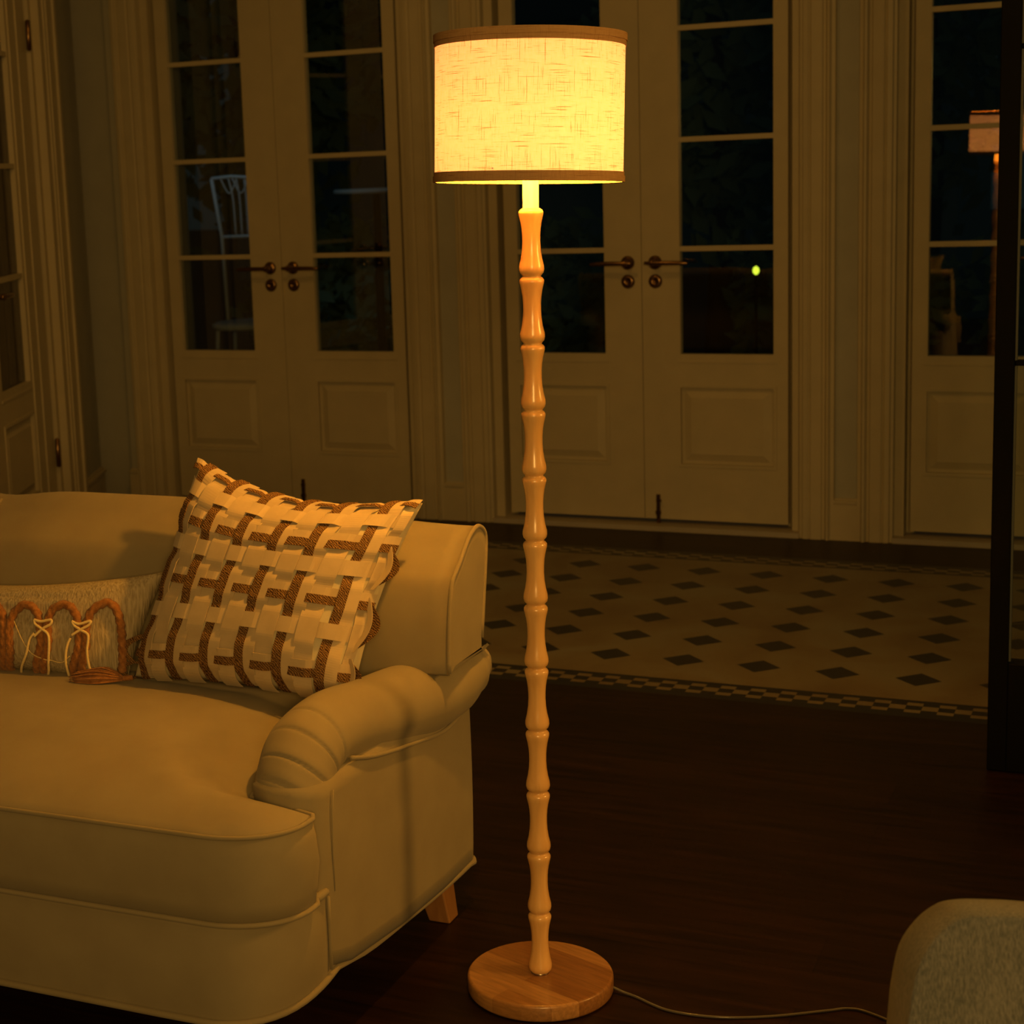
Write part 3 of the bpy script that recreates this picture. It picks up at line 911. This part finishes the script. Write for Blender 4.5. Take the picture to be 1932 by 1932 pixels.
# tassel lying on the seat at the corner
bm = bmesh.new()
for k in range(46):
    a = random.uniform(-1, 1); b = random.uniform(-1, 1)
    s0 = V((-1.800, 2.640, .505)); e0 = s0 + V((-.085 - .02 * random.random(), -.018 + .018 * a, .0 + .006 * b))
    md = s0.lerp(e0, .45) + V((0, .016 * a, .008 * b + .006))
    tube(bm, catmull([s0 + V((0, .003 * a, .003 * b)), md, e0], 5), .0013, 5)
tube(bm, catmull([(-1.782, 2.646, .507), (-1.79, 2.643, .506), (-1.80, 2.640, .505)], 4), .005, 10)
world_link('tassel', bm, M['rope'], lum, smooth=True)

# ------------------------------------------------------------------ floor lamp
LB = V((-.987, 2.676, 0))
lamp = empty('floor_lamp', LB)
tag(lamp, 'lit floor lamp with turned blond wood pole and cream linen drum shade', 'lamp')
rgt = V((.905, -.425, 0)).normalized()
bm = bmesh.new(); lathe(bm, [(.124, 0), (.1275, .003), (.1285, .006), (.1285, .026), (.127, .0295), (.124, .031)], 72)
def base_wood():
    m, nt, b, o = mat('lamp_base_staves')
    v = coords(nt, (1, 1, 1), (0, 0, radians(20)))
    br = N(nt, 'ShaderNodeTexBrick'); nt.links.new(v, br.inputs['Vector'])
    br.inputs['Scale'].default_value = 1; br.inputs['Brick Width'].default_value = .9; br.inputs['Row Height'].default_value = .043; br.inputs['Mortar Size'].default_value = .0002
    br.inputs['Color1'].default_value = (.28, .12, .038, 1); br.inputs['Color2'].default_value = (.50, .26, .095, 1); br.inputs['Mortar'].default_value = (.3, .13, .04, 1)
    n1 = N(nt, 'ShaderNodeTexNoise', i_Scale=2.0, i_Detail=6.0, i_Distortion=.5)
    mp = N(nt, 'ShaderNodeMapping'); mp.inputs['Scale'].default_value = (8, 90, 90); nt.links.new(v, mp.inputs[0]); nt.links.new(mp.outputs[0], n1.inputs['Vector'])
    r = ramp(nt, [(.3, (.72, .72, .72)), (.7, (1.1, 1.1, 1.1))], n1.outputs[0])
    mx = N(nt, 'ShaderNodeMix', data_type='RGBA', blend_type='MULTIPLY'); mx.inputs[0].default_value = 1
    nt.links.new(br.outputs[0], mx.inputs[6]); nt.links.new(r.outputs[0], mx.inputs[7]); nt.links.new(mx.outputs[2], b.inputs['Base Color'])
    b.inputs['Roughness'].default_value = .35; b.inputs['Coat Weight'].default_value = .2
    return m
M['base'] = base_wood()
base = link('base', bm, M['base'], lamp, True); bevel(base, .001, 1)
for p_ in base.data.polygons: p_.use_smooth = len(p_.vertices) == 4
FV, RV = V((-.346, .938, 0)).normalized(), V((.938, .346, 0)).normalized()
tilt = Matrix.Rotation(radians(.70), 4, FV)   # the pole leans a touch to the left
def lean(o):
    o.matrix_basis = Matrix.Translation((0, 0, .0)) @ tilt.inverted() if False else tilt
    return o
# pole: a plain tenon into twelve turned bamboo-like joints
z0, z1 = .032, 1.366
NS = 12; seg = (z1 - z0) / NS
prof = [(.004, z0 - .002)]
for i in range(NS):
    a = z0 + i * seg
    for t, r in ((.0, .0150), (.022, .0168), (.05, .0196), (.10, .0208), (.16, .0203), (.26, .0176), (.38, .0156), (.50, .0148), (.60, .0149), (.70, .0157), (.79, .0172), (.86, .0190), (.91, .0203), (.945, .0203), (.972, .0185), (.988, .0160)):
        prof.append((r, a + t * seg))
prof += [(.0160, z1 - .001), (.0132, z1), (.0132, z1 + .062), (.010, z1 + .064), (.003, z1 + .064)]
bm = bmesh.new(); lathe(bm, prof, 40)
pole = link('pole', bm, M['lampwood'], lamp, True); lean(pole)
bm = bmesh.new(); lathe(bm, [(.0165, 0), (.0165, .003), (.012, .0035)], 24, (0, 0, .031))
link('washer', bm, plain('steel_washer', (.6, .55, .45), .25, 1), lamp, True)
# socket and bulb inside the shade
SB, ST, SR = 1.4085, 1.6405, .1530
bm = bmesh.new(); lathe(bm, [(.008, 0), (.0125, .002), (.0125, .035), (.011, .04)], 20, (0, 0, z1 + .030))
lean(link('socket', bm, M['white_iron'], lamp, True))
bm = bmesh.new(); lathe(bm, [(.010, 0), (.013, .012), (.024, .035), (.028, .055), (.024, .075), (.012, .088), (.003, .091)], 20, (0, 0, z1 + .066))
bulb = lean(link('bulb', bm, M['bulb'], lamp, True))
# drum shade
so = Matrix.Translation((0, 0, 0))
shade = empty('lamp_shade', (0, 0, 0)); shade.parent = lamp; shade.matrix_basis = tilt @ Matrix.Translation(V((-.0005, -.0002, SB + .12))) @ Matrix.Rotation(radians(1.3), 4, FV) @ Matrix.Rotation(radians(-1.5), 4, RV) @ Matrix.Translation(V((0, 0, -.12)))
def ringshell(bm, r0, r1, za, zb, n=128):
    R = [[(r * cos(2 * pi * i / n), r * sin(2 * pi * i / n), z) for i in range(n)] for r, z in ((r1, za), (r0, za), (r0, zb), (r1, zb), (r1, za))]
    rings(bm, R, True, False); bmesh.ops.remove_doubles(bm, verts=bm.verts, dist=1e-6)
H = ST - SB
n = 128
bm = bmesh.new(); rings(bm, [[(SR * cos(2 * pi * i / n), SR * sin(2 * pi * i / n), z) for i in range(n)] for z in (.001, H * .25, H * .5, H * .75, H - .001)], True, False)
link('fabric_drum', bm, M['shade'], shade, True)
for za, zb in ((-.001, .0150), (H - .0185, H + .001)):
    bm = bmesh.new(); ringshell(bm, SR - .0015, SR + .0016, za, zb); o = link('trim_band', bm, M['band'], shade)
    zc = zb - .0065 if za < .1 else za + .0095
    bm = bmesh.new(); ringshell(bm, SR + .0012, SR + .0030, (za if za < .1 else za + .008), (za + .0095 if za < .1 else zb)); link('trim_fold', bm, M['fold'], o)
bm = bmesh.new()
for k in range(3):
    a = 2 * pi * k / 3 + .5
    tube(bm, [(.016 * cos(a), .016 * sin(a), .050), (SR * cos(a), SR * sin(a), .018)], .0015, 6)
link('shade_carrier', bm, M['white_iron'], shade)

# flex
bm = bmesh.new()
cp = catmull([(-.869, 2.705, .012), (-.845, 2.702, .006), (-.8189, 2.6967, .0035), (-.7548, 2.6695, .0032), (-.6735, 2.674, .0032), (-.5911, 2.7067, .0032), (-.5042, 2.7608, .0032), (-.4725, 2.7806, .0032), (-.437, 2.778, .0032), (-.36, 2.735, .0032), (-.22, 2.62, .0032), (.1, 2.5, .0032), (.6, 2.7, .0032)], 8)
tube(bm, cp, .0024, 8)
bmesh.ops.translate(bm, verts=bm.verts, vec=-LB)
tag(link('power_cord', bm, M['cord'], lamp, True), 'clear plastic power cord')

# ------------------------------------------------------------------ upholstered chair, lower right
CH = V((.12, 1.60, 0))
ch = empty('upholstered_chair', CH)
tag(ch, 'grey-green chenille chair back rising at the lower right corner', 'chair')
def chair_outline():
    L = [(-.268, .30), (-.262, .42), (-.2561, .522), (-.2536, .554), (-.246, .603), (-.2303, .638), (-.2121, .661), (-.195, .6715), (-.165, .677), (-.12, .681)]
    top = [(x, .683 + .002 * sin(pi * (x + .12) / .48)) for x in (0, .12, .24)]
    Rr = [(.24 - x, z) for x, z in reversed(L)]
    return L + top + Rr
CO2 = chair_outline()
bm = bmesh.new(); R = []
cxm = .12; czm = .48
OC = catmull([(x, 0, z) for x, z in CO2], 4)
for y, kx, kz in ((1.722, .82, .90), (1.7215, .915, .955), (1.7225, .934, .968), (1.7235, .938, .971), (1.726, .941, .975), (1.730, .946, .980), (1.745, .962, .978), (1.765, .985, .957), (1.79, 1.005, .91), (1.81, 1.022, .86), (1.83, 1.01, .80), (1.84, .96, .72)):
    R.append([(cxm + (p.x - cxm) * kx, y, czm + (p.z - czm) * (kz if p.z > czm else 1)) for p in OC])
rings(bm, R)
world_link('backrest', bm, M['chenille'], ch, smooth=True)
bm = bmesh.new(); box(bm, -.26, .50, 1.12, 1.74, .30, .44)
bevel(world_link('seat', bm, M['chenille'], ch), .03, 4)
for x in (-.20, .44):
    for y in (1.17, 1.75):
        bm = bmesh.new(); rings(bm, [[(x + a * w, y + b * w, z) for a, b in ((-1, -1), (1, -1), (1, 1), (-1, 1))] for z, w in ((0, .013), (.32, .022))])
        world_link('leg', bm, M['legwood'], ch)

# ------------------------------------------------------------------ outside
bm = bmesh.new(); box(bm, -30, 20, 6.75, 45, -.20, -.02)
tag(link('ground', bm, M['terrace']), kind='structure')

def garden_chair():
    # open fretwork back seen through the left door
    t = empty('garden_chair', (-4.94, 8.9, -.02), radians(14))
    tag(t, 'white iron garden chair with fretwork back, outside beyond the left french door', 'chair')
    t.scale = (1, 1, 1)
    z0_, z1_ = 1.12, 1.46
    w0, w1 = .19, .245
    bm = bmesh.new()
    tube(bm, [(-w1, 0, z1_), (-w1 * .5, 0, z1_ + .008), (0, 0, z1_ - .004), (w1 * .5, 0, z1_ + .008), (w1, 0, z1_)], .011, 8)
    tube(bm, [(-w0, 0, z0_), (w0, 0, z0_)], .010, 8)
    tube(bm, [(-w1, 0, z1_), (-w0 - .01, 0, z0_), (-w0, .0, .60)], .011, 8); tube(bm, [(w1, 0, z1_), (w0 + .01, 0, z0_), (w0, 0, .60)], .011, 8)
    for k in range(-3, 4):
        tube(bm, catmull([(k * .048, 0, z1_), (k * .040, 0, z1_ - .12), (k * .038, 0, z0_)], 4), .006, 6)
    for k in range(-2, 3):
        tube(bm, catmull([(k * .07 - .05, -.002, z1_), (k * .07, -.002, z1_ - .09), (k * .07 + .05, -.002, z1_)], 5), .005, 6)
    link('fretwork_back', bm, M['white_iron'], t, True)
    bm = bmesh.new(); lathe(bm, [(.03, .60), (.20, .60), (.22, .61), (.22, .63), (.20, .64), (.03, .64)], 24, (0, -.20, 0)); link('seat', bm, M['white_iron'], t, True)
    for x, y in ((-.15, 0), (.15, 0), (-.15, -.36), (.15, -.36)):
        bm = bmesh.new(); tube(bm, [(x, y, .60), (x * 1.1, y + (.02 if y == 0 else -.02), .3), (x * 1.25, y + (.04 if y == 0 else -.04), 0)], .012, 8); link('leg', bm, M['white_iron'], t, True)
garden_chair()
t = empty('garden_table', (-4.75, 10.2, -.02)); tag(t, 'pale garden table outside, seen through the left french door', 'table')
bm = bmesh.new(); lathe(bm, [(.05, 1.33), (.27, 1.33), (.28, 1.345), (.27, 1.36), (.05, 1.36)], 28); link('tabletop', bm, M['white_iron'], t, True)
bm = bmesh.new(); lathe(bm, [(.22, 0), (.22, .02), (.03, .05), (.025, 1.33)], 16); link('pedestal', bm, M['black'], t, True)

def leafy(name, x, y, r, h, seed, label, trunk=True, group=None):
    rnd = random.Random(seed)
    t = empty(name, (x, y, -.02)); tag(t, label, 'tree' if trunk else 'shrub', group)
    bm = bmesh.new()
    n = 1500
    for k in range(n):
        a, b = rnd.uniform(0, 2 * pi), rnd.uniform(-1, 1); q = rnd.uniform(.55, 1) * (1 + .25 * sin(a * 3 + seed) * cos(b * 4))
        c = V((r * q * cos(a) * sqrt(1 - b * b), r * q * sin(a) * sqrt(1 - b * b), h * (.62 if trunk else .5) + h * (.38 if trunk else .5) * q * b))
        s_ = rnd.uniform(.05, .10) * (1.5 if trunk else 1)
        d1 = V((rnd.uniform(-1, 1), rnd.uniform(-1, 1), rnd.uniform(-1, 1))).normalized(); d2 = d1.orthogonal().normalized()
        vs = [bm.verts.new(c + d1 * s_), bm.verts.new(c + d2 * s_ * .5), bm.verts.new(c - d1 * s_), bm.verts.new(c - d2 * s_ * .5)]
        bm.faces.new(vs)
    link('foliage', bm, M['green'], t)
    if trunk:
        bm = bmesh.new(); tube(bm, catmull([(0, 0, 0), (.05, .03, h * .35), (-.03, 0, h * .75)], 5), [.10] * 6 + [.07] * 5, 8); link('trunk', bm, M['bark'], t, True)
spots = [(-6.9, 12.5, 1.1, 3.9, 1, 'dark leafy tree beyond the left pair of glazed doors'), (-3.1, 12.5, 1.0, 3.3, 2, 'dark leafy tree beyond the centre glazed doors'),
         (-1.9, 14.5, 1.3, 4.4, 3, 'taller dark tree beyond the right leaf of the centre doors'), (.3, 12.0, 1.3, 4.2, 4, 'dark tree beyond the right-hand glazed door')]
for s_ in spots: leafy('garden_tree', *s_[:5], s_[5])
for k, (x, y, lb) in enumerate(((-5.6, 11.4, 'low dark shrub behind the garden table'), (-3.9, 11.0, 'low dark shrub beyond the left leaf of the centre doors'), (-2.0, 11.2, 'low dark shrub near the small yellow garden light'), (-.4, 10.6, 'low dark shrub beyond the right-hand glazed door'))):
    leafy('garden_shrub', x, y, .75, 1.1, 30 + k, lb, False)
h_ = empty('far_house', (-7.5, 22, -.02)); tag(h_, 'pale house front with dark roof in the night garden', 'building')
bm = bmesh.new(); box(bm, -5, 5, 0, 4, 0, 3.3); link('wall', bm, M['house'], h_)
bm = bmesh.new(); rings(bm, [[(-5.4, -.5, 3.3), (-5.4, 4.5, 3.3), (-5.4, 2, 4.6)], [(5.4, -.5, 3.3), (5.4, 4.5, 3.3), (5.4, 2, 4.6)]]); link('roof', bm, M['slate'], h_)
gl = empty('garden_light', (-2.871, 12.0 - 1.9, -.02)); gl.location = (-2.27, 10.1, -.02)
tag(gl, 'small glowing yellow-green garden light outside the centre doors', 'lamp')
bm = bmesh.new(); lathe(bm, [(.008, 0), (.008, .78)], 8); link('stake', bm, M['black'], gl)
bm = bmesh.new(); lathe(bm, [(.004, .78), (.016, .79), (.020, .805), (.016, .82), (.004, .83)], 12); link('glow_globe', bm, M['gardenlamp'], gl, True)

# ------------------------------------------------------------------ camera
F_, yaw, pit, rol = 3241.56, radians(-25.1847), radians(9.54449), radians(-2.29038)
f = V((sin(yaw) * cos(pit), cos(yaw) * cos(pit), -sin(pit))); rt = V((cos(yaw), -sin(yaw), 0)); up = rt.cross(f)
rt, up = rt * cos(rol) + up * sin(rol), -rt * sin(rol) + up * cos(rol)
cam = bpy.data.cameras.new('camera'); co = bpy.data.objects.new('camera', cam); COL.objects.link(co)
mw = Matrix((rt, up, -f)).transposed().to_4x4(); mw.translation = V((0, 0, 1.430924)); co.matrix_world = mw
cam.sensor_width = 36; cam.sensor_fit = 'HORIZONTAL'; cam.lens = F_ / 1932 * 36; cam.shift_x = .128266; cam.shift_y = -.048059
cam.clip_start = .05; cam.clip_end = 100
cam.dof.use_dof = True; cam.dof.focus_distance = 2.80; cam.dof.aperture_fstop = 9.0
scene.camera = co

# ------------------------------------------------------------------ light
def lamp_light(name, kind, loc, col, power, **k):
    l = bpy.data.lights.new(name, kind); l.color = col; l.energy = power
    for a, b in k.items(): setattr(l, a, b)
    o = bpy.data.objects.new(name, l); COL.objects.link(o); o.location = loc
    return o
WARM = (1, .46, .075)
bl = lamp_light('bulb_light', 'POINT', (0, 0, 0), (1, .40, .035), 33, shadow_soft_size=.027)
bl.parent = lamp; bl.matrix_basis = tilt @ Matrix.Translation((0, 0, z1 + .118))
# added warm fill at ceiling height, above the frame, to lift the back wall
lamp_light('ceiling_fill', 'AREA', (-2.4, 4.3, 3.08), WARM, 7, size=.5, shape='DISK')
# a second lamp standing to the right of the frame
a = lamp_light('side_lamp_light', 'SPOT', (1.35, 3.12, 1.6), WARM, 95, shadow_soft_size=.24, spot_size=radians(64), spot_blend=.6)
a.rotation_euler = (V((-1.5, 2.4, .45)) - V((1.35, 3.12, 1.6))).to_track_quat('-Z', 'Y').to_euler()
# added fill panel behind the camera, brightens the sofa front and the pole
a = lamp_light('front_fill_light', 'AREA', (.9, -1.4, 1.9), (1, .545, .13), 72, size=1.0, shape='SQUARE')
a.rotation_euler = (V((-.6, 2.2, .4)) - V((.9, -1.4, 1.9))).to_track_quat('-Z', 'Y').to_euler()

# added cool spot outside, brightens the garden chair, pointing away from the house
a = lamp_light('garden_fill_spot', 'SPOT', (-5.3, 7.5, 2.9), (.45, .78, 1.0), 12, shadow_soft_size=.08, spot_size=radians(36), spot_blend=1.0)
a.rotation_euler = (V((-5.0, 9.0, 1.50)) - V((-5.3, 7.5, 2.9))).to_track_quat('-Z', 'Y').to_euler()

w = bpy.data.worlds.new('night'); scene.world = w; w.use_nodes = True
bg = w.node_tree.nodes['Background']; bg.inputs[0].default_value = (.45, .70, .68, 1); bg.inputs[1].default_value = .011

scene.view_settings.view_transform = 'Standard'; scene.view_settings.look = 'None'
scene.view_settings.exposure = 0; scene.view_settings.gamma = 1; scene.view_settings.use_curve_mapping = False
scene.cycles.max_bounces = 10; scene.cycles.transparent_max_bounces = 16; scene.cycles.sample_clamp_indirect = 10
scene.cycles.use_denoising = True
